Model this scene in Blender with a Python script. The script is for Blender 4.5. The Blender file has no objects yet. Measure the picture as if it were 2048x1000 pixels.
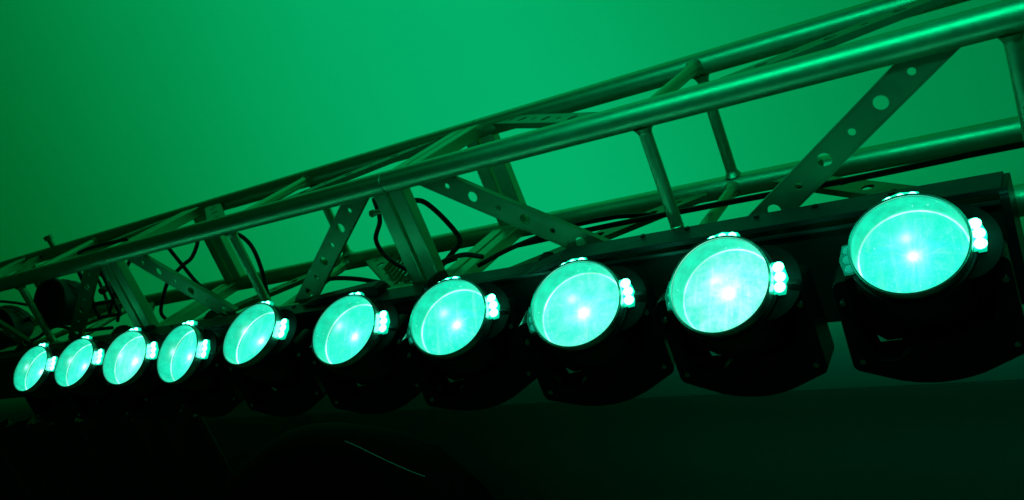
import bpy, bmesh, math, random
from mathutils import Vector, Matrix
random.seed(7)
sc = bpy.context.scene
H0 = 2.7                                   # height of the front top chord above the floor
# ------------------------------------------------------------------ camera
cd = bpy.data.cameras.new('camera'); cam = bpy.data.objects.new('camera', cd)
sc.collection.objects.link(cam); sc.camera = cam
RX = Vector((0.8002318, 0.4786690, -0.3612548)); RY = Vector((-0.1436293, -0.4318871, -0.8904180)); RZ = Vector((-0.5822368, 0.7644276, -0.2768589))
cam.matrix_world = Matrix(((RX.x, -RY.x, -RZ.x, 0.67336), (RX.y, -RY.y, -RZ.y, -1.40515), (RX.z, -RY.z, -RZ.z, 0.29575 + H0), (0, 0, 0, 1)))
cd.sensor_width = 36; cd.lens = 36 * 1711.86 / 2048
cd.clip_start = 0.02; cd.clip_end = 100
sc.render.resolution_x = 1024; sc.render.resolution_y = 500
# ------------------------------------------------------------------ world and colour management
w = bpy.data.worlds.new('World'); sc.world = w; w.use_nodes = True
w.node_tree.nodes['Background'].inputs[0].default_value = (0.0, 1.0, 0.30, 1)
w.node_tree.nodes['Background'].inputs[1].default_value = 0.012
sc.view_settings.view_transform = 'Standard'; sc.view_settings.look = 'None'
sc.view_settings.exposure = 0; sc.view_settings.gamma = 1
WALL_Y = 1.5
# ------------------------------------------------------------------ lamps (all of them stand outside the frame)
def lamp(name, kind, loc, power, color, target=None, **kw):
    l = bpy.data.lights.new(name, kind); l.energy = power; l.color = color
    for k, v in kw.items(): setattr(l, k, v)
    o = bpy.data.objects.new(name, l); sc.collection.objects.link(o)
    o.location = (loc[0], loc[1], loc[2] + H0)
    if target:
        d = Vector(target) - Vector(loc); o.rotation_euler = d.to_track_quat('-Z', 'Y').to_euler()
    return o
# unseen lamp added above and behind the truss; nodes map out the wall brightness
WL = (-1.25, 0.45, 2.0)
wash = lamp('shaped_wall_lamp', 'POINT', WL, 100, (1, 1, 1), shadow_soft_size=0.01)
def beam(l, loc, gain):
    l.use_nodes = True; nt = l.node_tree; N = nt.nodes; L = nt.links
    em = N['Emission']
    def m(op, a, b=None, c=None):
        n = N.new('ShaderNodeMath'); n.operation = op
        for i, v in enumerate((a, b, c)):
            if v is None: continue
            if isinstance(v, (int, float)): n.inputs[i].default_value = v
            else: L.new(v, n.inputs[i])
        return n.outputs[0]
    tc = N.new('ShaderNodeTexCoord'); sp = N.new('ShaderNodeSeparateXYZ'); L.new(tc.outputs['Normal'], sp.inputs[0])
    X, Y, Z = sp.outputs
    D = WALL_Y - loc[1]
    dy = m('MAXIMUM', Y, 0.04)
    px = m('DIVIDE', m('MULTIPLY', X, D), dy)
    pz = m('ADD', m('DIVIDE', m('MULTIPLY', Z, D), dy), loc[2])
    def lor(a): return m('DIVIDE', 1.0, m('ADD', 1.0, m('POWER', m('DIVIDE', px, a), 2)))
    right = m('GREATER_THAN', px, 0.0)
    hx = m('ADD', m('MULTIPLY', lor(1.33), right), m('MULTIPLY', lor(2.7), m('SUBTRACT', 1.0, right)))
    mr = N.new('ShaderNodeMapRange'); mr.interpolation_type = 'SMOOTHSTEP'
    L.new(pz, mr.inputs['Value']); mr.inputs['From Min'].default_value = -1.47; mr.inputs['From Max'].default_value = -0.70
    up = N.new('ShaderNodeMapRange'); up.interpolation_type = 'SMOOTHSTEP'
    L.new(pz, up.inputs['Value']); up.inputs['From Min'].default_value = 3.0; up.inputs['From Max'].default_value = 1.5
    g = m('MULTIPLY', m('MULTIPLY', hx, mr.outputs[0]), up.outputs[0])
    g = m('MULTIPLY', g, m('GREATER_THAN', Y, 0.05))
    g = m('DIVIDE', g, m('POWER', dy, 3))
    L.new(m('MULTIPLY', g, gain), em.inputs['Strength'])
    # the beam is a little purer green towards its edges
    mx = N.new('ShaderNodeMix'); mx.data_type = 'RGBA'; L.new(hx, mx.inputs[0])
    mx.inputs[6].default_value = (0.0, 1, 0.10, 1); mx.inputs[7].default_value = (0.002, 1, 0.335, 1)
    L.new(mx.outputs[2], em.inputs['Color'])
beam(wash.data, WL, 0.285)
# green stage lamp above and in front, right: gives the long highlights on the tubes and the bar tops
lamp('key_lamp', 'AREA', (0.50, -0.46, 0.66), 2.5, (0.0, 1, 0.55), (0.50, 0, 0), shape='RECTANGLE', size=1.75, size_y=0.12, spread=math.radians(100))
lamp('fill_lamp', 'AREA', (-2.2, -1.6, 2.4), 1.3, (0.0, 1, 0.25), (-1.6, 0, -0.1), shape='DISK', size=0.6)
lamp('back_lamp', 'AREA', (-0.6, 0.9, 1.5), 1.2, (0.0, 1, 0.35), (-0.6, 0.1, -0.1), shape='RECTANGLE', size=2.5, size_y=0.2)
# ------------------------------------------------------------------ materials
def mat(name, base, rough=0.5, metal=0.0, spec=0.5, bump=0.0, bscale=200, var=0.0, vscale=20, em=None, ems=0, aniso=None):
    m = bpy.data.materials.new(name); m.use_nodes = True; nt = m.node_tree; p = nt.nodes['Principled BSDF']
    p.inputs['Base Color'].default_value = (*base, 1); p.inputs['Roughness'].default_value = rough
    p.inputs['Metallic'].default_value = metal; p.inputs['Specular IOR Level'].default_value = spec
    tc = nt.nodes.new('ShaderNodeTexCoord')
    if var:
        n = nt.nodes.new('ShaderNodeTexNoise'); n.inputs['Scale'].default_value = vscale; n.inputs['Detail'].default_value = 6; n.inputs['Roughness'].default_value = .65
        nt.links.new(tc.outputs['Object'], n.inputs['Vector'])
        r = nt.nodes.new('ShaderNodeMapRange'); nt.links.new(n.outputs['Fac'], r.inputs['Value'])
        r.inputs['From Min'].default_value = .3; r.inputs['From Max'].default_value = .7
        r.inputs['To Min'].default_value = max(.05, rough - var); r.inputs['To Max'].default_value = rough + var
        nt.links.new(r.outputs[0], p.inputs['Roughness'])
        c = nt.nodes.new('ShaderNodeMix'); c.data_type = 'RGBA'; nt.links.new(n.outputs['Fac'], c.inputs[0])
        c.inputs[6].default_value = (*[b * (1 - var * 1.2) for b in base], 1); c.inputs[7].default_value = (*[min(1, b * (1 + var * 1.2)) for b in base], 1)
        nt.links.new(c.outputs[2], p.inputs['Base Color'])
    if bump:
        n = nt.nodes.new('ShaderNodeTexNoise'); n.inputs['Scale'].default_value = bscale; n.inputs['Detail'].default_value = 5
        nt.links.new(tc.outputs['Object'], n.inputs['Vector'])
        b = nt.nodes.new('ShaderNodeBump'); b.inputs['Strength'].default_value = bump; b.inputs['Distance'].default_value = .002
        nt.links.new(n.outputs['Fac'], b.inputs['Height']); nt.links.new(b.outputs[0], p.inputs['Normal'])
    if em:
        p.inputs['Emission Color'].default_value = (*em, 1); p.inputs['Emission Strength'].default_value = ems
    return m
M = {}
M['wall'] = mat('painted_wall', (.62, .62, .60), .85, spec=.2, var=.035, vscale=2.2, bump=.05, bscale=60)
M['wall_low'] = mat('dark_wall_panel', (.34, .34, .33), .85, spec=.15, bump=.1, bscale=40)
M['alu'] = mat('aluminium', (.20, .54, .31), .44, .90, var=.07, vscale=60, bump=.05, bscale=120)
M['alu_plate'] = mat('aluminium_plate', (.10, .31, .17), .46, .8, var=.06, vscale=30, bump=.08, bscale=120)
M['weld'] = mat('weld_bead', (.5, .5, .5), .42, 1.0, bump=.8, bscale=260)
M['black'] = mat('black_plastic', (.008, .008, .009), .40, spec=.28, bump=.1, bscale=500)
M['black_metal'] = mat('black_painted_steel', (.018, .019, .019), .45, spec=.35, var=.06, vscale=25, bump=.05, bscale=300)
M['rim'] = mat('metal_rim', (.42, .55, .50), .3, .9)
M['base'] = mat('led_carrier', (.30, .42, .38), .45)
M['trim'] = mat('grey_edge_trim', (.12, .13, .13), .35, .8)  # lighter grey metal for the strip along the top edge
M['cable'] = mat('black_rubber_cable', (.010, .010, .010), .5, spec=.4)
M['bolt'] = mat('zinc_bolt', (.7, .7, .7), .2, 1.0)
M['glow_shell'] = mat('painted_glow_carrier', (.10, .45, .32), .35, em=(.0, 1.0, .52), ems=.7)  # green emission stands in for bloom around the LEDs
M['glow_catcher'] = mat('dark_glow_catcher', (.008, .009, .0085), .7, spec=.06)
M['case'] = mat('dull_case_fabric', (.20, .20, .20), .95, spec=.05)
M['cloth'] = mat('black_cloth', (.005, .005, .005), .9, spec=.1, bump=.3, bscale=30)
M['painted_glint'] = mat('violet_painted_glint', (.62, .55, .75), .35, .3)
M['led'] = mat('led_dome', (.02, .3, .2), .3, em=(.085, 1.0, .56), ems=14)
M['led_dim'] = mat('led_dome_dim', (.02, .3, .2), .3, em=(.01, 1.0, .62), ems=.28)
def source_mat(name, white, gain):
    """the glowing optic at the bottom of a head: textured plastic, hot towards its middle, dusty"""
    m = bpy.data.materials.new(name); m.use_nodes = True; nt = m.node_tree; N = nt.nodes; L = nt.links
    p = N['Principled BSDF']; p.inputs['Base Color'].default_value = (.05, .4, .3, 1); p.inputs['Roughness'].default_value = .35
    tc = N.new('ShaderNodeTexCoord'); oi = N.new('ShaderNodeObjectInfo')
    off = N.new('ShaderNodeVectorMath'); off.operation = 'ADD'; L.new(tc.outputs['Object'], off.inputs[0])
    sc_ = N.new('ShaderNodeVectorMath'); sc_.operation = 'SCALE'; L.new(oi.outputs['Location'], sc_.inputs[0]); sc_.inputs['Scale'].default_value = 7.3
    L.new(sc_.outputs[0], off.inputs[1])
    n1 = N.new('ShaderNodeTexNoise'); n1.inputs['Scale'].default_value = 28; n1.inputs['Detail'].default_value = 8; n1.inputs['Roughness'].default_value = .7; L.new(off.outputs[0], n1.inputs['Vector'])
    n2 = N.new('ShaderNodeTexNoise'); n2.inputs['Scale'].default_value = 330; n2.inputs['Detail'].default_value = 3; L.new(off.outputs[0], n2.inputs['Vector'])
    ln = N.new('ShaderNodeVectorMath'); ln.operation = 'LENGTH'; L.new(tc.outputs['Object'], ln.inputs[0])
    def m_(op, a, b):
        n = N.new('ShaderNodeMath'); n.operation = op
        for i, v in enumerate((a, b)):
            if isinstance(v, (int, float)): n.inputs[i].default_value = v
            else: L.new(v, n.inputs[i])
        return n.outputs[0]
    r2 = m_('POWER', m_('DIVIDE', ln.outputs['Value'], .0095), 2)
    hot = m_('DIVIDE', 1.0, m_('ADD', 1.0, m_('POWER', r2, 1.4)))
    wide = m_('DIVIDE', 1.0, m_('ADD', 1.0, m_('POWER', m_('DIVIDE', ln.outputs['Value'], .055), 3)))
    mr = N.new('ShaderNodeMapRange'); L.new(n1.outputs['Fac'], mr.inputs['Value']); mr.inputs['From Min'].default_value = .35; mr.inputs['From Max'].default_value = .68; mr.inputs['To Min'].default_value = 0; mr.inputs['To Max'].default_value = 1
    mr2 = N.new('ShaderNodeMapRange'); L.new(n2.outputs['Fac'], mr2.inputs['Value']); mr2.inputs['From Min'].default_value = .55; mr2.inputs['From Max'].default_value = .75; mr2.inputs['To Min'].default_value = 0; mr2.inputs['To Max'].default_value = .35
    wht = m_('ADD', m_('ADD', m_('MULTIPLY', mr.outputs[0], .55 * white + .14), mr2.outputs[0]), m_('MULTIPLY', wide, white * .25))
    sx = N.new('ShaderNodeSeparateXYZ'); L.new(tc.outputs['Object'], sx.inputs[0])
    an = m_('ARCTAN2', sx.outputs[1], sx.outputs[0]); cb = N.new('ShaderNodeCombineXYZ'); L.new(m_('MULTIPLY', an, 5.0), cb.inputs[0]); L.new(m_('MULTIPLY', ln.outputs['Value'], 30.0), cb.inputs[1]); L.new(m_('MULTIPLY', oi.outputs['Random'], 40.0), cb.inputs[2])
    n3 = N.new('ShaderNodeTexNoise'); n3.inputs['Scale'].default_value = 1.3; n3.inputs['Detail'].default_value = 3; L.new(cb.outputs[0], n3.inputs['Vector'])
    mr3 = N.new('ShaderNodeMapRange'); L.new(n3.outputs['Fac'], mr3.inputs['Value']); mr3.inputs['From Min'].default_value = .54; mr3.inputs['From Max'].default_value = .74; mr3.inputs['To Max'].default_value = .5
    wht = m_('ADD', wht, m_('MULTIPLY', mr3.outputs[0], m_('DIVIDE', 1.0, m_('ADD', 1.0, m_('POWER', m_('DIVIDE', ln.outputs['Value'], .050), 3)))))
    st_ = N.new('ShaderNodeMapping'); st_.inputs['Scale'].default_value = (95, 9, 1); st_.inputs['Rotation'].default_value = (0, 0, .35); L.new(off.outputs[0], st_.inputs['Vector'])
    n4 = N.new('ShaderNodeTexNoise'); n4.inputs['Scale'].default_value = 1.0; n4.inputs['Detail'].default_value = 2; L.new(st_.outputs[0], n4.inputs['Vector'])
    mr4 = N.new('ShaderNodeMapRange'); L.new(n4.outputs['Fac'], mr4.inputs['Value']); mr4.inputs['From Min'].default_value = .55; mr4.inputs['From Max'].default_value = .72; mr4.inputs['To Max'].default_value = .30
    wht = m_('ADD', wht, mr4.outputs[0])
    fac = m_('MINIMUM', m_('ADD', m_('MULTIPLY', wht, .5 + white * .3), hot), 1.0)
    mx = N.new('ShaderNodeMix'); mx.data_type = 'RGBA'; L.new(fac, mx.inputs[0])
    mx.inputs[6].default_value = (.004, .95, .66, 1); mx.inputs[7].default_value = (.50, 1.12, .86, 1)
    L.new(mx.outputs[2], p.inputs['Emission Color'])
    st = m_('MULTIPLY', m_('ADD', m_('ADD', m_('ADD', 0.60, m_('MULTIPLY', wide, .34)), m_('MULTIPLY', mr.outputs[0], .30)), m_('MULTIPLY', hot, 2.0)), gain)
    L.new(st, p.inputs['Emission Strength'])
    return m
SRC = [source_mat('glowing_optic', .04, 1.05), source_mat('glowing_optic_bright', .55, 1.1), source_mat('glowing_optic_pale', 1.0, 1.15)]
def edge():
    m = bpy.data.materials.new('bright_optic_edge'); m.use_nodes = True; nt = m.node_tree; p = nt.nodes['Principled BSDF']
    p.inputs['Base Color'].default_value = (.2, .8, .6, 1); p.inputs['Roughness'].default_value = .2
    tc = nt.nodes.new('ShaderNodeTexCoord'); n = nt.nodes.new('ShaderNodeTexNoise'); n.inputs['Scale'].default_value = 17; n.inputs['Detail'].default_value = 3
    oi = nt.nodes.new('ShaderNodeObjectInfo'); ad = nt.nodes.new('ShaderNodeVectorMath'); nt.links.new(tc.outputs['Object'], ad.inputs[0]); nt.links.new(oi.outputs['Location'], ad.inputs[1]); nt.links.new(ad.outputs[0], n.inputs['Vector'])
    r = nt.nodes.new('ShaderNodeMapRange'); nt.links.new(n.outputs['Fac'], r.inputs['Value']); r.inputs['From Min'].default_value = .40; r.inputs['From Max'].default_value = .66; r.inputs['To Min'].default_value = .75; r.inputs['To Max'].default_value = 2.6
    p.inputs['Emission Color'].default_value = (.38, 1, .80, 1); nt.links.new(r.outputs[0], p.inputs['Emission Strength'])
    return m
M['edge'] = edge()
# reflector wall of the cup: pale, satin, lit by the optic, plus glow painted in by emission
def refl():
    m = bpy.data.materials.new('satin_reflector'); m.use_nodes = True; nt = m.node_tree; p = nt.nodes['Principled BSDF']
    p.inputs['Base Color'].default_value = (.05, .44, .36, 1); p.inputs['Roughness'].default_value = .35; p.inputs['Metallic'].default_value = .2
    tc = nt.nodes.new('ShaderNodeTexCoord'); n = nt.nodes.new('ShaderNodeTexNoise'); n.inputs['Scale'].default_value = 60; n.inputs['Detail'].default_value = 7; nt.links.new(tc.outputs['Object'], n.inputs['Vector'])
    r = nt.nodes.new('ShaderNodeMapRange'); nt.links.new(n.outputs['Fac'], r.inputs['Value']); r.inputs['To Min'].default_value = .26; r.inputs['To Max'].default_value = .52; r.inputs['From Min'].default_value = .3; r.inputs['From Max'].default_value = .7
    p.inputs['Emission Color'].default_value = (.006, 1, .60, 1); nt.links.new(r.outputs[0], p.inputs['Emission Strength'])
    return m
M['refl'] = refl()
# front glass: mostly clear, reflective at a slant, a hot spot painted in by emission at its crown
def glass():
    m = bpy.data.materials.new('clear_front_glass'); m.use_nodes = True; nt = m.node_tree; N = nt.nodes; L = nt.links
    for n in list(N):
        if n.type != 'OUTPUT_MATERIAL': N.remove(n)
    out = [n for n in N if n.type == 'OUTPUT_MATERIAL'][0]
    tr = N.new('ShaderNodeBsdfTransparent'); gl = N.new('ShaderNodeBsdfGlossy'); gl.inputs['Roughness'].default_value = .03
    fr = N.new('ShaderNodeFresnel'); fr.inputs['IOR'].default_value = 1.35
    mx = N.new('ShaderNodeMixShader'); L.new(fr.outputs[0], mx.inputs[0]); L.new(tr.outputs[0], mx.inputs[1]); L.new(gl.outputs[0], mx.inputs[2])
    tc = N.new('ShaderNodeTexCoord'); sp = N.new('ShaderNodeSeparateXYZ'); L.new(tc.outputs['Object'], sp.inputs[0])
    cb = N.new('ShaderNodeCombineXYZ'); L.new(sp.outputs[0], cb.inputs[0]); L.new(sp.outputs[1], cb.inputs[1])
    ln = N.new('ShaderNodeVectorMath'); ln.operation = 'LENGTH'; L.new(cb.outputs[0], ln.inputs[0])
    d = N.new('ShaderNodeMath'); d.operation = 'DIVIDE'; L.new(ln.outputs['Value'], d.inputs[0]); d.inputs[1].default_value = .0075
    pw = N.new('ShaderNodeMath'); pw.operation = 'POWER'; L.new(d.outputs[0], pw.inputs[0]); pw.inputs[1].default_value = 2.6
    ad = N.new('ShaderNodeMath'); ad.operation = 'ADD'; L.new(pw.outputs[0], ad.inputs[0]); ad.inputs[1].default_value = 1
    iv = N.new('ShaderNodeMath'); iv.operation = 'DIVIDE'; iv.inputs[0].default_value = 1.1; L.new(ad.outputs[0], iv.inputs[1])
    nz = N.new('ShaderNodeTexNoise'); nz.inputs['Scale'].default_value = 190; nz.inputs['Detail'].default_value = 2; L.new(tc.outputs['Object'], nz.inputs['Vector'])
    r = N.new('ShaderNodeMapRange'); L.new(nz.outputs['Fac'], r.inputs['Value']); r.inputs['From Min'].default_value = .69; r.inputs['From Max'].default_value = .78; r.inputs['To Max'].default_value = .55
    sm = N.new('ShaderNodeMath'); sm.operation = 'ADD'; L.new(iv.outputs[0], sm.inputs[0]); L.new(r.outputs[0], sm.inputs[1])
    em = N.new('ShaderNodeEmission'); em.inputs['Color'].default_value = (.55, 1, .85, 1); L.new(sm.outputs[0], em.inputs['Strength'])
    a = N.new('ShaderNodeAddShader'); L.new(mx.outputs[0], a.inputs[0]); L.new(em.outputs[0], a.inputs[1]); L.new(a.outputs[0], out.inputs['Surface'])
    return m
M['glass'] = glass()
# ------------------------------------------------------------------ helpers
def obj(name, bm, material, parent=None, loc=(0, 0, 0), rot=None, smooth=True, bevel=0, label=None):
    me = bpy.data.meshes.new(name); bmesh.ops.recalc_face_normals(bm, faces=bm.faces[:]); bm.to_mesh(me); bm.free()
    me.materials.append(material)
    o = bpy.data.objects.new(name, me); sc.collection.objects.link(o)
    o.location = loc
    if rot is not None: o.rotation_euler = rot
    if parent: o.parent = parent
    if smooth:
        for p in me.polygons: p.use_smooth = True
        try: me.set_sharp_from_angle(angle=math.radians(35))
        except Exception: pass
    if bevel:
        b = o.modifiers.new('bevel', 'BEVEL'); b.width = bevel; b.segments = 2; b.limit_method = 'ANGLE'; b.angle_limit = math.radians(40)
    if label: o['label'] = label
    return o
def empty(name, loc, label, cat, group=None):
    o = bpy.data.objects.new(name, None); sc.collection.objects.link(o); o.location = loc; o.empty_display_size = .05
    o['label'] = label; o['category'] = cat
    if group: o['group'] = group
    return o
def tag(o, label, cat, group=None, kind=None):
    if label: o['label'] = label; o['category'] = cat
    if group: o['group'] = group
    if kind: o['kind'] = kind
    return o
def frame(d, up=Vector((0, 0, 1))):
    d = d.normalized()
    if abs(d.dot(up)) > .98: up = Vector((0, 1, 0))
    a = d.cross(up).normalized(); b = a.cross(d).normalized()
    return a, b
def tube(bm, pts, r, seg=20, cap=True):
    pts = [Vector(p) for p in pts]; rs = r if isinstance(r, (list, tuple)) else [r] * len(pts)
    rings = []; a, b = frame(pts[1] - pts[0])
    for i, p in enumerate(pts):
        d = (pts[min(i + 1, len(pts) - 1)] - pts[max(i - 1, 0)]).normalized()
        a = (a - d * a.dot(d)).normalized(); b = a.cross(d).normalized()
        rings.append([bm.verts.new(p + (a * math.cos(t) + b * math.sin(t)) * rs[i]) for t in [2 * math.pi * k / seg for k in range(seg)]])
    for i in range(len(rings) - 1):
        for k in range(seg):
            bm.faces.new((rings[i][k], rings[i][(k + 1) % seg], rings[i + 1][(k + 1) % seg], rings[i + 1][k]))
    if cap:
        bm.faces.new(rings[0]); bm.faces.new(rings[-1])
    return bm
def box(bm, c, s, mtx=None):
    v = []
    for x in (-1, 1):
        for y in (-1, 1):
            for z in (-1, 1):
                p = Vector((c[0] + x * s[0] / 2, c[1] + y * s[1] / 2, c[2] + z * s[2] / 2))
                if mtx: p = mtx @ p
                v.append(bm.verts.new(p))
    for f in ((0, 1, 3, 2), (4, 6, 7, 5), (0, 4, 5, 1), (2, 3, 7, 6), (0, 2, 6, 4), (1, 5, 7, 3)): bm.faces.new([v[i] for i in f])
    return bm
def bar(bm, p, q, wd, hd, up=Vector((0, 0, 1))):
    p, q = Vector(p), Vector(q); d = q - p; a, b = frame(d, up)
    m = Matrix((a, d.normalized(), b)).transposed().to_4x4(); m.translation = (p + q) / 2
    return box(bm, (0, 0, 0), (wd, d.length, hd), m)
def lathe(bm, prof, seg=48, close=False):
    rings = []
    for r, z in prof:
        if r < 1e-6: rings.append([bm.verts.new((0, 0, z))])
        else: rings.append([bm.verts.new((r * math.cos(2 * math.pi * k / seg), r * math.sin(2 * math.pi * k / seg), z)) for k in range(seg)])
    n = len(rings)
    for i in range(n if close else n - 1):
        A, B = rings[i], rings[(i + 1) % n]
        for k in range(seg):
            k2 = (k + 1) % seg
            if len(A) == 1 and len(B) == 1: continue
            if len(A) == 1: bm.faces.new((A[0], B[k], B[k2]))
            elif len(B) == 1: bm.faces.new((A[k], A[k2], B[0]))
            else: bm.faces.new((A[k], A[k2], B[k2], B[k]))
    return bm
def prism(bm, poly, y0, y1):
    """poly in (x, z), extruded along y"""
    a = [bm.verts.new((x, y0, z)) for x, z in poly]; b = [bm.verts.new((x, y1, z)) for x, z in poly]
    n = len(poly)
    bmesh.ops.triangulate(bm, faces=[bm.faces.new(a), bm.faces.new(b)])
    for i in range(n): bm.faces.new((a[i], a[(i + 1) % n], b[(i + 1) % n], b[i]))
    return bm
def plate(bm, p, q, nrm, width, holes, th=.004, flange=.012, side=1):
    """flat bar from p to q with round holes [(distance, radius)], turned-up edges"""
    p, q, nrm = Vector(p), Vector(q), Vector(nrm).normalized()
    u = (q - p).normalized(); v = nrm.cross(u).normalized(); L = (q - p).length
    P = lambda s, t, h=0: p + u * s + v * t + nrm * h
    hw = width / 2; cells = []; cur = 0.0
    faces = []
    def vv(s, t): return bm.verts.new(P(s, t))
    for s, r in sorted(holes):
        h = hw * .8
        if s - h < cur or s + h > L: continue
        if s - h > cur + 1e-4: faces.append(bm.faces.new([vv(cur, -hw), vv(s - h, -hw), vv(s - h, hw), vv(cur, hw)]))
        n = 24; inn = []; outr = []
        for k in range(n):
            a = 2 * math.pi * (k + .5) / n; c, sn = math.cos(a), math.sin(a)
            f = min(h / abs(c) if abs(c) > 1e-6 else 9, hw / abs(sn) if abs(sn) > 1e-6 else 9)
            inn.append(vv(s + r * c, r * sn)); outr.append((s + f * c, f * sn))
        ov = [vv(*o) for o in outr]
        for k in range(n): faces.append(bm.faces.new((inn[k], inn[(k + 1) % n], ov[(k + 1) % n], ov[k])))
        # corner triangles
        for (cs, ct) in ((h, hw), (-h, hw), (-h, -hw), (h, -hw)):
            for k in range(n):
                a_, b_ = outr[k], outr[(k + 1) % n]
                onv = lambda o: abs(abs(o[0] - s) - h) < 1e-6
                if onv(a_) != onv(b_) and (a_[0] - s) * cs > 0 and (a_[1]) * ct > 0 and (b_[0] - s) * cs > 0 and b_[1] * ct > 0:
                    faces.append(bm.faces.new((ov[k], ov[(k + 1) % n], vv(s + cs, ct))))
        cur = s + h
    faces.append(bm.faces.new([vv(cur, -hw), vv(L, -hw), vv(L, hw), vv(cur, hw)]))
    bmesh.ops.remove_doubles(bm, verts=bm.verts[:], dist=1e-5)
    fs = bm.faces[:]
    ret = bmesh.ops.extrude_face_region(bm, geom=fs)
    for e in ret['geom']:
        if isinstance(e, bmesh.types.BMVert): e.co += nrm * th
    if flange:
        for sg in (-1, 1):
            m = Matrix((u, v, nrm)).transposed().to_4x4(); m.translation = P(L / 2, sg * (hw + .0012), -flange / 2 + th)
            box(bm, (0, 0, 0), (L, .0036, flange), m)
    return bm
def Z(x, y, z): return Vector((x, y, z + H0))
# ------------------------------------------------------------------ the setting
bm = bmesh.new(); box(bm, (-3, WALL_Y + .1, 1.5 - 1.555 + H0 + 0.0), (16, .2, 3.0))
for v in bm.verts:
    v.co.z = (H0 - 1.555) if v.co.z < 2.6 else H0 + 3.2
wall = obj('wall', bm, M['wall'], smooth=False); wall['kind'] = 'structure'; tag(wall, 'plain pale wall washed in green light behind the truss', 'wall')
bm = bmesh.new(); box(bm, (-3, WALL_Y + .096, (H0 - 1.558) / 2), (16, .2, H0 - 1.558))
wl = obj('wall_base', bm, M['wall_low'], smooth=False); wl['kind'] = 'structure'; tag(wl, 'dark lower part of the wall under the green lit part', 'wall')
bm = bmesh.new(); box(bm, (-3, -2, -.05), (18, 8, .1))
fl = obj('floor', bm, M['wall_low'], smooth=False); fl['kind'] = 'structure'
# ------------------------------------------------------------------ the truss
W, S = .342, .280; R = .025
truss = empty('lighting_truss', (0, 0, H0), 'long aluminium box truss of round tubes and perforated flat braces', 'truss')
corners = [(0, 0), (W, 0), (W, -S), (0, -S)]
seams = [-4.28, -3.06, -1.845, -.652, .700, 1.95]
for i in range(len(seams) - 1):
    for ci, (y, z) in enumerate(corners):
        a, b = seams[i] + .0012, seams[i + 1] - .0012
        dx = .04 if ci in (1, 2) else 0
        bm = bmesh.new(); n = 24
        tube(bm, [(a + dx, y, z), (a + dx + .0015, y, z), (b + dx - .0015, y, z), (b + dx, y, z)], [R - .0015, R, R, R - .0015], 32)
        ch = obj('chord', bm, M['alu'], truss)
    # coupler sleeves inside the seam
for s in seams[1:-1]:
    for ci, (y, z) in enumerate(corners):
        dx = .04 if ci in (1, 2) else 0
        bm = bmesh.new(); tube(bm, [(s - .03 + dx, y, z), (s + .03 + dx, y, z)], R - .0035, 20)
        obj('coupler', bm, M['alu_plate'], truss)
def weld(bm, p, d, r):
    p, d = Vector(p), Vector(d).normalized()
    tube(bm, [p, p + d * .004, p + d * .008, p + d * .012], [r + .007, r + .0045, r + .0016, r + .0002], 20, False)
def strut(x, c0, c1, kind):
    p = Vector((x, *c0)); q = Vector((x, *c1)); d = (q - p).normalized()
    bm = bmesh.new()
    if kind == 'round':
        rr = .0125
        tube(bm, [p + d * (R * .7), q - d * (R * .7)], rr, 20); weld(bm, p + d * (R * .93), d, rr); weld(bm, q - d * (R * .93), -d, rr)
        tube(bm, [p + d * .055, p + d * .0565, p + d * .058], [rr, rr + .0012, rr], 20, False)
        obj('strut', bm, M['alu'], truss)
    else:
        for sx in (-1, 1):
            if sx == 1: bm = bmesh.new()
            xx = Vector((.0245 * sx, 0, 0))
            bar(bm, p + d * (R * .75) + xx, q - d * (R * .75) + xx, .040, .030, Vector((0, 1, 0)) if abs(d.z) > .5 else Vector((0, 0, 1)))
            # bolt through the pair
            obj('strut', bm, M['alu'], truss, smooth=False, bevel=.003)
mids = [-2.45, -1.245, -.012, .577]
for x in mids:
    for k in range(4):
        dxa = .0
        strut(x, corners[k], corners[(k + 1) % 4], 'round')
for s in seams[1:-1]:
    for k in range(4):
        strut(s + (.04 if k in (1,) else .02 if k in (0, 2) else 0), corners[k], corners[(k + 1) % 4], 'box')
def hl(L, off=.035):
    out = []; s = off; k = 0
    while s < L - .02: out.append((s, .0066 if k % 2 == 0 else .0122)); s += .0645; k += 1
    return out
for i in range(1, len(seams) - 1):
    a, b = seams[i], seams[i + 1]; mid = [-2.45, -1.245, -.012, 1.19][i - 1] if i - 1 < 4 else (a + b) / 2
    if i == 3: b = .585
    if a > .4: mid = 1.32
    # front face: V, from the top chord at the seams down to the bottom chord in the middle
    for sg, x0, x1 in ((1, a + .118, mid - .152), (-1, b - .101, mid + .136)):
        x0 = x0 if sg == 1 else x0
        p = Vector((x0, -.002, -.012)); q = Vector((x1, -.002, -.262)); p += (p - q).normalized() * .018; L = (q - p).length
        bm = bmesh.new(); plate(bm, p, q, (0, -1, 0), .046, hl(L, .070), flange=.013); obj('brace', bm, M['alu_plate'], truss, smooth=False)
    # top face: from the back chord at the seams to the front chord in the middle
    for x0, x1 in ((a + .13, mid - .06), (b - .08, mid + .06)):
        p = Vector((x0, W - .015, .004)); q = Vector((x1, .015, .004)); L = (q - p).length
        bm = bmesh.new(); plate(bm, p, q, (0, 0, 1), .046, hl(L, .06), flange=.013); obj('brace', bm, M['alu_plate'], truss, smooth=False)
    # bottom face
    for x0, x1 in ((mid - .07, a + .16), (mid + .11, b - .10)):
        p = Vector((x0, W - .015, -S)); q = Vector((x1, .015, -S)); L = (q - p).length
        bm = bmesh.new(); plate(bm, p, q, (0, 0, 1), .046, hl(L, .06), flange=.013); obj('brace', bm, M['alu_plate'], truss, smooth=False)
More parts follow.
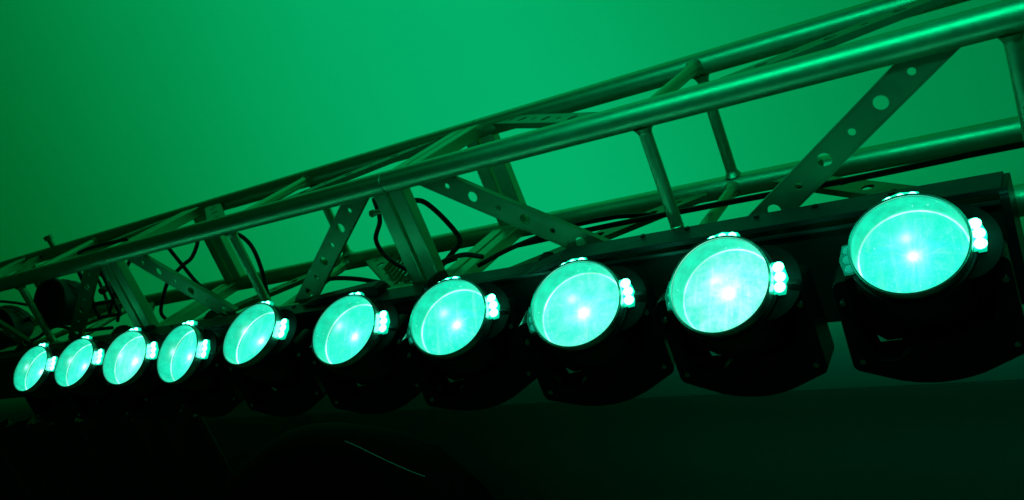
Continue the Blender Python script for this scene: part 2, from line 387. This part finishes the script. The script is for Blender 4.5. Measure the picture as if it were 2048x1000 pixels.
# bolts through the seam struts
for x, y, z in ((-.715, -.004, -.062), (-1.905, -.004, -.15), (-.70, .02, -.2)):
    bm = bmesh.new(); tube(bm, [(x - .012, y, z), (x + .03, y, z)], .0065, 12); tube(bm, [(x - .02, y, z), (x - .012, y, z)], .009, 6)
    obj('bolt', bm, M['alu_plate'], truss)
for x, y, z in ((-2.79, W, .045), (.17, W - .02, -S - .0)):
    bm = bmesh.new(); tube(bm, [(x, y, z - .03), (x, y, z + .02)], .011, 12); tube(bm, [(x, y, z + .008), (x, y, z + .026)], .017, 6)
    obj('bolt', bm, M['alu_plate'], truss)
# ------------------------------------------------------------------ light bars
bars = [(-.575, .540, 'black light bar housing at the right, end cap visible under the truss'),
        (-1.755, -.581, 'black light bar housing in the middle of the row, clamp plate on top'),
        (-2.935, -1.761, 'black light bar housing at the far left of the row')]
for bi, (x0, x1, lab) in enumerate(bars):
    root = empty('light_bar', Z((x0 + x1) / 2, -.07, -.41), lab, 'light bar', 'black light bars clamped along the truss')
    o = Vector((-(x0 + x1) / 2, .07, .41)); L = x1 - x0; cx = 0
    def loc(x, y, z): return (x - (x0 + x1) / 2, y + .07, z + .41)
    top = -.222 if bi == 0 else -.236
    bm = bmesh.new(); box(bm, loc((x0 + x1) / 2, -.069, (top - .012 - .408) / 2), (L - .016, .058, abs(-.408 - (top - .012))))
    obj('housing', bm, M['black_metal'], root, smooth=False, bevel=.004)
    bm = bmesh.new()
    if bi == 0:
        prof = [(-.575, -.246), (-.575, -.240), (-.36, -.238), (-.315, -.234), (-.27, -.224), (-.235, -.216), (.534, -.214), (.534, -.2235), (-.235, -.2265), (-.30, -.246)]
        prof = [(x - (x0 + x1) / 2, z + .41) for x, z in prof]; prism(bm, prof, -.10 + .07, -.036 + .07)
    else: box(bm, loc((x0 + x1) / 2, -.068, top - .009), (L, .064, .006))
    obj('top_plate', bm, M['black_metal'], root, smooth=False, bevel=.0015)
    bm = bmesh.new(); box(bm, loc((x0 + x1) / 2, -.1015, top - .014), (L - .02, .003, .005)); obj('edge_trim', bm, M['trim'], root, smooth=False)
    for xe in (x0, x1):
        sg = 1 if xe == x1 else -1
        poly = []
        for cy, cz, a0 in ((-.098, top - .006, 90), (-.044, top - .006, 0), (-.044, -.400, -90), (-.098, -.400, -180)):
            for k in range(7):
                a = math.radians(a0 + 90 * k / 6 if cy == -.098 and a0 == 90 else a0 + 90 * k / 6)
                poly.append((cy + .012 * math.cos(a), cz + .012 * math.sin(a)))
        ang = sorted(poly, key=lambda p: math.atan2(p[1] + .31, p[0] + .071))
        bm = bmesh.new(); prism(bm, [(yy + .07, zz + .41) for yy, zz in ang], -.006, .006)
        bmesh.ops.rotate(bm, verts=bm.verts[:], cent=(0, 0, 0), matrix=Matrix.Rotation(math.radians(90), 3, 'Z'))
        for v in bm.verts: v.co.x += (xe - sg * .004 - (x0 + x1) / 2)
        for v in bm.verts: v.co.y = v.co.y
        obj('end_cap', bm, M['black'], root, bevel=.002)
    for xs in ([.16, .26, .03, .38, -.06, -.30] if bi == 0 else [x0 + .12, x0 + .45, x1 - .2, x1 - .5]):
        zt = (-.214 if xs > -.235 else -.238) if bi == 0 else top - .006
        bm = bmesh.new(); tube(bm, [(0, 0, 0), (0, 0, .0035)], .0052, 14); obj('screw', bm, M['black'], root, loc=loc(xs, -.052, zt))
    if bi == 1:
        bm = bmesh.new(); prism(bm, [(x - (x0 + x1) / 2, z + .41) for x, z in ((-1.03, -.240), (-1.03, -.236), (-.98, -.226), (-.80, -.216), (-.765, -.216), (-.755, -.224), (-.755, -.241))], .0 , .034)
        obj('clamp_plate', bm, M['black'], root, bevel=.002)
    # end of the right hand bar: rounded cable cover that shows beyond the last head
    if bi == 0:
        bm = bmesh.new(); tube(bm, [loc(.565, -.09, -.345), loc(.585, -.09, -.345), loc(.592, -.09, -.345)], [.030, .030, .024], 24)
        obj('end_knob', bm, M['black'], root)
    for cxm in ((x0 + .25, x1 - .25)):                     # hooks that hold the bar to the chord
        bm = bmesh.new(); ring = [loc(cxm, .0 + .0315 * math.cos(a), -S + .0315 * math.sin(a)) for a in [math.radians(k * 15 - 200) for k in range(23)]]
        for i in range(len(ring) - 1): bar(bm, ring[i], ring[i + 1], .03, .006, Vector((1, 0, 0)))
        obj('hook_clamp', bm, M['black_metal'], root, smooth=False)
# ------------------------------------------------------------------ spotlights
ST = [(-2.1512, -.2778, .2338, .8484, .0746), (-1.884, -.2792, .288, .8705, .0758), (-1.6079, -.2815, .3226, .8099, .0778), (-1.3463, -.2879, .0935, .7968, .078),
      (-1.0413, -.2739, .1648, .9756, .0814), (-.7275, -.2918, .2383, .9193, .0827), (-.4376, -.293, .3599, .8941, .0828), (-.14, -.299, .2928, .8953, .0842),
      (.141, -.2953, .0255, .877, .0832), (.4207, -.2719, .1023, .9285, .0783)]
LABEL = ['smallest lit spotlight at the far left end of the row', 'second lit spotlight from the left end, narrow streaked lens',
         'third lit spotlight from the left, whitish haze over its lens', 'fourth lit spotlight from the left, tall narrow lens under the descending brace',
         'fifth lit spotlight from the left, narrow lens below the loop of cable', 'sixth lit spotlight from the left, below the black clamp plate',
         'seventh lit spotlight from the left, below the seam of the truss', 'third lit spotlight from the right, pale round lens over a square yoke',
         'second lit spotlight from the right, brightest whitish lens', 'largest lit spotlight at the right end of the row']
SM = [0, 0, 1, 0, 0, 0, 0, 1, 2, 0]
def build_spot():
    root = empty('spotlight', (0, 0, 0), 'x', 'spotlight', 'green spotlights in a row on the light bars')
    rot = (math.pi / 2 - .88, 0, 0)
    # yoke: square-shouldered U with a bellied lower bar
    def arc(cx, cz, r, a0, a1, n=6): return [(cx + r * math.cos(math.radians(a0 + (a1 - a0) * k / n)), cz + r * math.sin(math.radians(a0 + (a1 - a0) * k / n))) for k in range(n + 1)]
    outer = arc(.108, .022, .014, 0, 90, 4)
    poly = [(.100, .036)] + [(.100, -.040)] + [(.085, -.065), (.06, -.082), (-.02, -.086), (-.052, -.112), (-.094, -.112)] + [(-.100, -.102), (-.100, .036)]
    poly += [(-x, z) for x, z in reversed(outer)] + [(-.1235, -.098)]
    poly += arc(-.108, -.112, .0155, 180, 232, 4)
    poly += [(-.108 + .010 + k * .0196, -.1240 - .0360 * math.sin(math.pi * (k / 10)) ** .60) for k in range(11)][1:10]
    poly += [(-x, z) for x, z in reversed(arc(-.108, -.112, .0155, 180, 232, 4))] + [(.1235, -.098)] + outer[:]
    bm = bmesh.new(); prism(bm, poly, -.036, .028)
    yoke = obj('yoke', bm, M['black'], root, bevel=.004)
    bm = bmesh.new(); prism(bm, [(.100, -.02), (-.100, -.02), (-.100, -.088), (-.074, -.1125), (.100, -.1125)], .0285, .038)
    obj('rear_web', bm, M['black'], root, bevel=.002)
    for x, z in ((-.112, 0), (.112, 0)):
        bm = bmesh.new(); tube(bm, [(x, -.0405, z), (x, -.036, z)], [.0045, .0055], 14); tube(bm, [(x, -.0425, z), (x, -.0405, z)], .003, 6); obj('bolt', bm, M['bolt'], yoke)
    for x in (-.108, .108):
        bm = bmesh.new(); tube(bm, [(x, -.0385, -.108), (x, -.036, -.108)], .0045, 12); tube(bm, [(x, -.0395, -.108), (x, -.0385, -.108)], .0028, 6); obj('screw', bm, M['bolt'], yoke)
    bm = bmesh.new(); tube(bm, [(0, .034, -.11), (0, .075, -.10), (0, .098, -.095)], [.030, .030, .034], 24); obj('hub', bm, M['black'], root)
    # head: rounded housing with a wider face plate
    def sq(a, r, k):      # rounded-square radius
        c, s = abs(math.cos(a)), abs(math.sin(a)); return r * (1 + k * (1 / max(c, s) - 1))
    bm = bmesh.new(); prof = [(.0, -.096, 0), (.036, -.096, .0), (.054, -.088, .1), (.074, -.066, .2), (.083, -.04, .25), (.085, .0, .22), (.086, .034, .12), (.088, .040, .05), (.0890, .045, .0), (.0885, .049, 0), (.0825, .0495, 0), (.0825, .034, 0)]
    seg = 56; rings = []
    for r, z, k in prof:
        if r == 0: rings.append([bm.verts.new((0, 0, z))]); continue
        rings.append([bm.verts.new((sq(a, r, k) * math.cos(a), sq(a, r, k) * math.sin(a), z)) for a in [2 * math.pi * q / seg for q in range(seg)]])
    for i in range(len(rings) - 1):
        A, B = rings[i], rings[i + 1]
        for q in range(seg):
            q2 = (q + 1) % seg
            if len(A) == 1: bm.faces.new((A[0], B[q], B[q2]))
            else: bm.faces.new((A[q], A[q2], B[q2], B[q]))
    head = obj('head_housing', bm, M['black'], root, rot=rot, bevel=.0012)
    # cooling fins at the back
    bm = bmesh.new()
    for k in range(-4, 5): box(bm, (k * .008, 0, -.098), (.003, .06 - abs(k) * .006, .016))
    obj('cooling_fins', bm, M['black'], head, smooth=False)
    bm = bmesh.new(); lathe(bm, [(.0825, .030), (.0830, .066), (.0842, .0675), (.0846, .0695), (.0840, .0712), (.0828, .0706), (.0820, .0718), (.0808, .0712), (.0802, .0690), (.0802, .030)], 72, True)
    obj('rim', bm, M['rim'], root, rot=rot)
    bm = bmesh.new(); lathe(bm, [(.0797, .0685), (.0797, .050), (.0793, .034), (.0788, .0275)], 72)
    obj('reflector', bm, M['refl'], root, rot=rot)
    n = Vector((0, -math.cos(.88), math.sin(.88)))
    bm = bmesh.new(); lathe(bm, [(.0785 * math.sin(t), .004 * math.cos(t)) for t in [math.pi / 2 * k / 10 for k in range(11)]], 72)
    src = obj('optic', bm, SRC[0], root, loc=n * .0245, rot=rot)
    bm = bmesh.new(); lathe(bm, [(0.0778 + .0014 * math.cos(a), .0014 * math.sin(a)) for a in [2 * math.pi * k / 8 for k in range(8)]], 72, True)
    obj('optic_ring', bm, M['edge'], root, loc=n * .0285, rot=rot)
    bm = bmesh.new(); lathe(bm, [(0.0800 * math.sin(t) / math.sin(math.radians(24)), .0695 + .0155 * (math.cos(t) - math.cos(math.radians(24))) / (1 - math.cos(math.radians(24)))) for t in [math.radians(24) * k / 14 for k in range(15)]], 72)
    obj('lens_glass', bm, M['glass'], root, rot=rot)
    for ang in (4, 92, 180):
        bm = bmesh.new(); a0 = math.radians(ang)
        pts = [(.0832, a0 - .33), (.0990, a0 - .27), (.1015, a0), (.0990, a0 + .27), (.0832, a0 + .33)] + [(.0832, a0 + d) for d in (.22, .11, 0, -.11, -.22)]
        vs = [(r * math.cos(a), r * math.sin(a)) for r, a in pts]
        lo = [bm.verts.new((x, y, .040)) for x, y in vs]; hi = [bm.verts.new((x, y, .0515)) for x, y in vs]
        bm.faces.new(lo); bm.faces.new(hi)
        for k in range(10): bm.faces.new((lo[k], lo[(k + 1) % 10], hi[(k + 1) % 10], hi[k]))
        cl = obj('led_cluster', bm, M['glow_shell'] if ang != 180 else M['base'], root, rot=rot, bevel=.001)
        if ang == 4:  # plate added beside the LEDs to catch their glow
            bm = bmesh.new(); q0 = [(a0 + math.radians(d)) for d in range(-46, 47, 4)]
            inn = [(.0835, a) for a in q0]; out_ = [(.0835 + .036 * max(0.05, math.cos((a - a0) / math.radians(47) * math.pi / 2)) ** .6, a) for a in q0]
            for z0 in (.0405, .0455):
                A_ = [bm.verts.new((rr * math.cos(a), rr * math.sin(a), z0)) for rr, a in inn]; B_ = [bm.verts.new((rr * math.cos(a), rr * math.sin(a), z0 - (rr - .0835) * .22)) for rr, a in out_]
                for i in range(len(A_) - 1): bm.faces.new((A_[i], A_[i + 1], B_[i + 1], B_[i]))
            obj('glow_catcher', bm, M['glow_catcher'], cl)
            pl = bpy.data.lights.new('led_light', 'POINT'); pl.energy = .05; pl.color = (.02, 1, .5); pl.shadow_soft_size = .010
            po = bpy.data.objects.new('led_light', pl); sc.collection.objects.link(po); po.parent = cl; po.location = (.1075 * math.cos(a0), .1075 * math.sin(a0), .064)
        for k in (-1, 0, 1):
            a = a0 + k * .185; rl = {4: .0915, 92: .0908, 180: .0888}[ang]; rd = {4: .0088, 92: .0074, 180: .0070}[ang]; bm = bmesh.new()
            lathe(bm, [(rd * math.sin(t), .0515 + .0050 * math.cos(t)) for t in [math.pi / 2 * q / 6 for q in range(7)]], 18)
            for v in bm.verts: v.co.x += rl * math.cos(a); v.co.y += rl * math.sin(a)
            obj('led', bm, M['led_dim'] if ang == 180 else M['led'], cl)
    return root
def children(o): return [c for c in bpy.data.objects if c.parent is o]
def copy_tree(o, parent=None):
    c = o.copy(); sc.collection.objects.link(c); c.parent = parent
    for ch in children(o): copy_tree(ch, c)
    return c
proto = build_spot()
for i in range(9, -1, -1):
    x, z, az, el, r = ST[i]
    s = proto if i == 9 else copy_tree(proto)
    s.location = Z(x, -.2, z); s.rotation_euler = (0, 0, az); k = r / .083; s.scale = (k, k, k)
    s['label'] = LABEL[i]
    n = Vector((0, -math.cos(el), math.sin(el)))
    for c in children(s):
        b = c.name.split('.')[0]
        if b in ('yoke', 'hub', 'rear_web'): c.location = (0, 0, (-.297 - z) / k); continue
        c.rotation_euler = (math.pi / 2 - el, 0, 0)
        if b == 'optic': c.location = n * .0245; c.material_slots[0].link = 'OBJECT'; c.material_slots[0].material = SRC[SM[i]]
        if b == 'optic_ring': c.location = n * .0285
# ------------------------------------------------------------------ cables
def catmull(P, n=10):
    P = [Vector(p) for p in P]; P = [P[0] * 2 - P[1]] + P + [P[-1] * 2 - P[-2]]; out = []
    for i in range(1, len(P) - 2):
        for k in range(n):
            t = k / n; a, b, c, d = P[i - 1:i + 3]
            out.append(.5 * ((2 * b) + (c - a) * t + (2 * a - 5 * b + 4 * c - d) * t * t + (3 * b - a - 3 * c + d) * t ** 3))
    out.append(P[-2]); return out
def cable(pts, r, label, group='black cables dressed through the truss', m='cable', name='cable'):
    P = [Z(*p) for p in pts]; o0 = P[0].copy(); bm = bmesh.new(); tube(bm, [p - o0 for p in catmull(P)], r, 12)
    o = obj(name, bm, M[m], loc=o0); tag(o, label, 'cable', group); return o
cable([(1.3, .17, -.245), (.551, .17, -.250), (.438, .17, -.252), (.267, .17, -.256), (.075, .17, -.256), (-.09, .17, -.257), (-.274, .17, -.259), (-.50, .16, -.262)], .0062, 'straight black cable running inside the right part of the truss')
cable([(-.69, .09, -.07), (-.737, .1, -.078), (-.70, .1, -.080), (-.661, .1, -.092), (-.624, .1, -.145), (-.606, .1, -.201), (-.643, .1, -.229), (-.70, .09, -.262), (-.74, .05, -.275)], .0064, 'black cable looping out to the right of the truss seam')
cable([(-.80, .09, -.05), (-.821, .1, -.109), (-.863, .1, -.158), (-.851, .1, -.21), (-.797, .1, -.254), (-.72, .1, -.255), (-.64, .1, -.245)], .0060, 'black cable bulging out to the left of the truss seam')
cable([(-.52, .05, -.235), (-.57, .05, -.222), (-.63, .05, -.228), (-.69, .06, -.250), (-.74, .06, -.262)], .0060, 'black cable arching over the bar right of the truss seam')
cable([(-.86, .06, -.262), (-.93, .05, -.235), (-1.0, .04, -.218), (-1.07, .04, -.222), (-1.14, .03, -.250), (-1.19, .03, -.275)], .0060, 'black cable arching over the bar left of the black clamp plate')
cable([(-1.62, .17, -.02), (-1.654, .17, -.067), (-1.72, .17, -.110), (-1.783, .17, -.128), (-1.90, .17, -.17), (-1.984, .17, -.23), (-2.03, .17, -.275), (-2.016, .17, -.31)], .0062, 'black cable curving down to the left behind the descending brace')
cable([(-1.81, .165, -.02), (-1.799, .165, -.06), (-1.775, .165, -.128), (-1.745, .165, -.20), (-1.69, .165, -.25), (-1.66, .16, -.27)], .0062, 'black cable crossing another like an X left of the wide strut pair')
cable([(-1.30, .02, -.03), (-1.265, .03, -.040), (-1.235, .03, -.080), (-1.240, .03, -.146), (-1.27, .03, -.234), (-1.28, .03, -.27)], .0060, 'thick black cable hooked down beside the strut over the fifth spotlight')
cable([(-3.3, .1, -.06), (-2.95, .1, -.078), (-2.80, .1, -.100), (-2.72, .09, -.11), (-2.62, .09, -.135)], .0055, 'black cable entering the truss at the far left')
cable([(-2.05, .03, .028), (-1.98, .02, .034), (-1.90, .03, .033), (-1.84, .08, .02)], .0060, 'short black cable lying on the front chord near the left')
# thin cable below the bar, its violet glint painted as base colour
cable([(-1.774, 0.42, -0.991), (-1.722, 0.42, -1.016), (-1.633, 0.42, -1.066), (-1.526, 0.42, -1.12), (-1.456, 0.42, -1.148)], .0012, 'thin cable with a violet glint painted into its colour, in the dark below the bar', None, 'painted_glint')
# ------------------------------------------------------------------ slotted connector plate on the back of the bottom face
sp = empty('slotted_bracket', Z(-.86, .13, -.262), 'small slotted metal bracket left of the truss seam above the bar', 'bracket')
bm = bmesh.new()
for k in range(6): box(bm, (-.052 + k * .0208, 0, .002), (.011, .046, .004))
for y in (-.027, .027): box(bm, (0, y, .0), (.118, .009, .010))
for k, sx in enumerate((-1, 1)): box(bm, (sx * .066, 0, .0), (.016, .063, .006))
obj('slotted_plate', bm, M['alu_plate'], sp, smooth=False); sp.rotation_euler = (math.radians(28), math.radians(14), math.radians(-38))
bm = bmesh.new(); tube(bm, [(.066, 0, .003), (.066, 0, .012)], .009, 6); obj('bolt', bm, M['bolt'], sp)
# ------------------------------------------------------------------ dark lamps hung inside the left part of the truss
def par_can(x, y, z, r, L, az, label, tilt=.5):
    root = empty('par_can', Z(x, y, z), label, 'stage lamp', 'unlit black stage lamps inside the truss')
    root.rotation_euler = (0, 0, az)
    bm = bmesh.new(); lathe(bm, [(0, -L * .5), (r * .45, -L * .5), (r * .8, -L * .38), (r, -L * .1), (r, L * .42), (r * 1.08, L * .44), (r * 1.08, L * .5), (r * .93, L * .5), (r * .93, L * .3), (0, L * .26)], 40)
    obj('can', bm, M['black_metal'], root, rot=(math.pi / 2 - tilt, 0, 0))
    bm = bmesh.new(); rr = r * 1.2
    for i in range(12):
        a, b = math.pi * i / 12, math.pi * (i + 1) / 12
        bar(bm, (rr * math.cos(a), 0, rr * .9 * math.sin(a)), (rr * math.cos(b), 0, rr * .9 * math.sin(b)), .004, .022, Vector((0, 1, 0)))
    obj('bracket', bm, M['black_metal'], root, smooth=False)
    for s in (-1, 1):
        bm = bmesh.new(); tube(bm, [(s * r * .98, 0, 0), (s * rr * 1.04, 0, 0), (s * rr * 1.12, 0, 0)], [.008, .011, .011], 12); obj('knob', bm, M['black'], root)
    bm = bmesh.new(); bar(bm, (0, 0, rr * .9), (0, 0, rr * .9 + .03), .02, .02, Vector((0, 1, 0))); obj('hanger', bm, M['alu_plate'], root, smooth=False)
par_can(-2.46, .12, -.155, .082, .15, .2, 'round black lamp hanging inside the truss beside the thin strut at the far left')
par_can(-2.98, .12, -.20, .080, .16, .5, 'black lamp half cut by the left edge of the picture', .3)
# frame of a bracket between the round lamp and the seam: an open plate
bk = empty('open_bracket', Z(-2.19, .10, -.13), 'open dark bracket plate beside the round black lamp', 'bracket')
bm = bmesh.new()
for c, s in (((-.045, 0, 0), (.012, .008, .20)), ((.045, 0, 0), (.012, .008, .20)), ((0, 0, .06), (.10, .008, .012)), ((0, 0, -.045), (.10, .008, .014)), ((0, 0, -.095), (.10, .008, .012))): box(bm, c, s)
obj('plate', bm, M['black_metal'], bk, smooth=False); bk.rotation_euler = (0, .12, .3)
bm = bmesh.new(); tube(bm, [(.02, -.012, .0), (.02, .012, .0)], .012, 12); obj('knob', bm, M['black'], bk)
# ------------------------------------------------------------------ dark things on the floor behind and below
def mound(name, label, cat, prof, y, depth, seedv):
    """cloth over equipment: outline in x,z with folds"""
    random.seed(seedv); root_loc = Z(prof[0][0], y, 0); root_loc.z = 0
    bm = bmesh.new(); n = len(prof); cols = 22; grid = []
    for j in range(cols + 1):
        t = j / cols; a = math.pi * t; row = []
        for i, (x, z) in enumerate(prof):
            f = math.sin(a) ** .5
            zz = (z + H0) * (.0 + f) ; fold = .018 * math.sin(i * 1.9 + 2.2 * math.sin(j * .7)) * (1 - f * .6)
            row.append(bm.verts.new((x - prof[0][0] + fold, -depth * math.cos(a) + fold, max(0, zz))))
        grid.append(row)
    for j in range(cols):
        for i in range(n - 1): bm.faces.new((grid[j][i], grid[j][i + 1], grid[j + 1][i + 1], grid[j + 1][i]))
    o = obj(name, bm, M['cloth'], loc=root_loc); s = o.modifiers.new('thickness', 'SOLIDIFY'); s.thickness = .006
    tag(o, label, cat); return o
mound('covered_equipment', 'black rounded shape of covered equipment in the dark below the sixth spotlight', 'cover',
      [(-3.46, -2.6), (-3.42, -1.70), (-3.36, -1.56), (-3.2, -1.42), (-3.0, -1.33), (-2.85, -1.27), (-2.70, -1.215), (-2.55, -1.19), (-2.40, -1.18), (-2.2, -1.20), (-2.02, -1.24), (-1.90, -1.32), (-1.82, -1.48), (-1.78, -1.8), (-1.76, -2.6)], .8, .30, 3)
bm = bmesh.new(); nn = 90; rows = []
for k in range(nn + 1):
    x = -7.5 + (4.05) * k / nn; yy = .95 + .045 * math.sin(k * .9) + .02 * math.sin(k * 2.3)
    rows.append((bm.verts.new((x + 7.5 , yy, H0 - 1.155)), bm.verts.new((x + 7.5 - .0, yy + .02 * math.sin(k * 1.3), 0.0))))
for k in range(nn): bm.faces.new((rows[k][0], rows[k + 1][0], rows[k + 1][1], rows[k][1]))
cu = obj('black_curtain', bm, M['black_metal'], loc=(-7.5, 0, 0)); cu.modifiers.new('thickness', 'SOLIDIFY').thickness = .006
tag(cu, 'low black curtain in folds in the dark lower left corner', 'curtain')

random.seed(11)
cable([(-2.62, .30, -.02), (-2.50, .28, -.10), (-2.40, .22, -.20), (-2.30, .15, -.24), (-2.18, .10, -.20), (-2.08, .12, -.12), (-2.02, .20, -.04)], .0060, 'black cable sagging under the round black lamp at the left')
cable([(-3.1, .05, -.24), (-2.85, .03, -.20), (-2.70, .02, -.235), (-2.55, .0, -.225), (-2.42, .02, -.20), (-2.30, .03, -.235), (-2.1, .03, -.245)], .0060, 'black cable lying in waves along the bar at the far left')
cable([(-2.30, .2, .0), (-2.27, .17, -.05), (-2.22, .16, -.13), (-2.20, .15, -.20), (-2.22, .12, -.26)], .0060, 'black cable dropping straight beside the open bracket')
cable([(-.16, .20, -.262), (-.25, .18, -.244), (-.36, .14, -.236), (-.47, .10, -.244), (-.56, .07, -.262)], .0056, 'black cable rising slightly over the bar left of the middle strut')
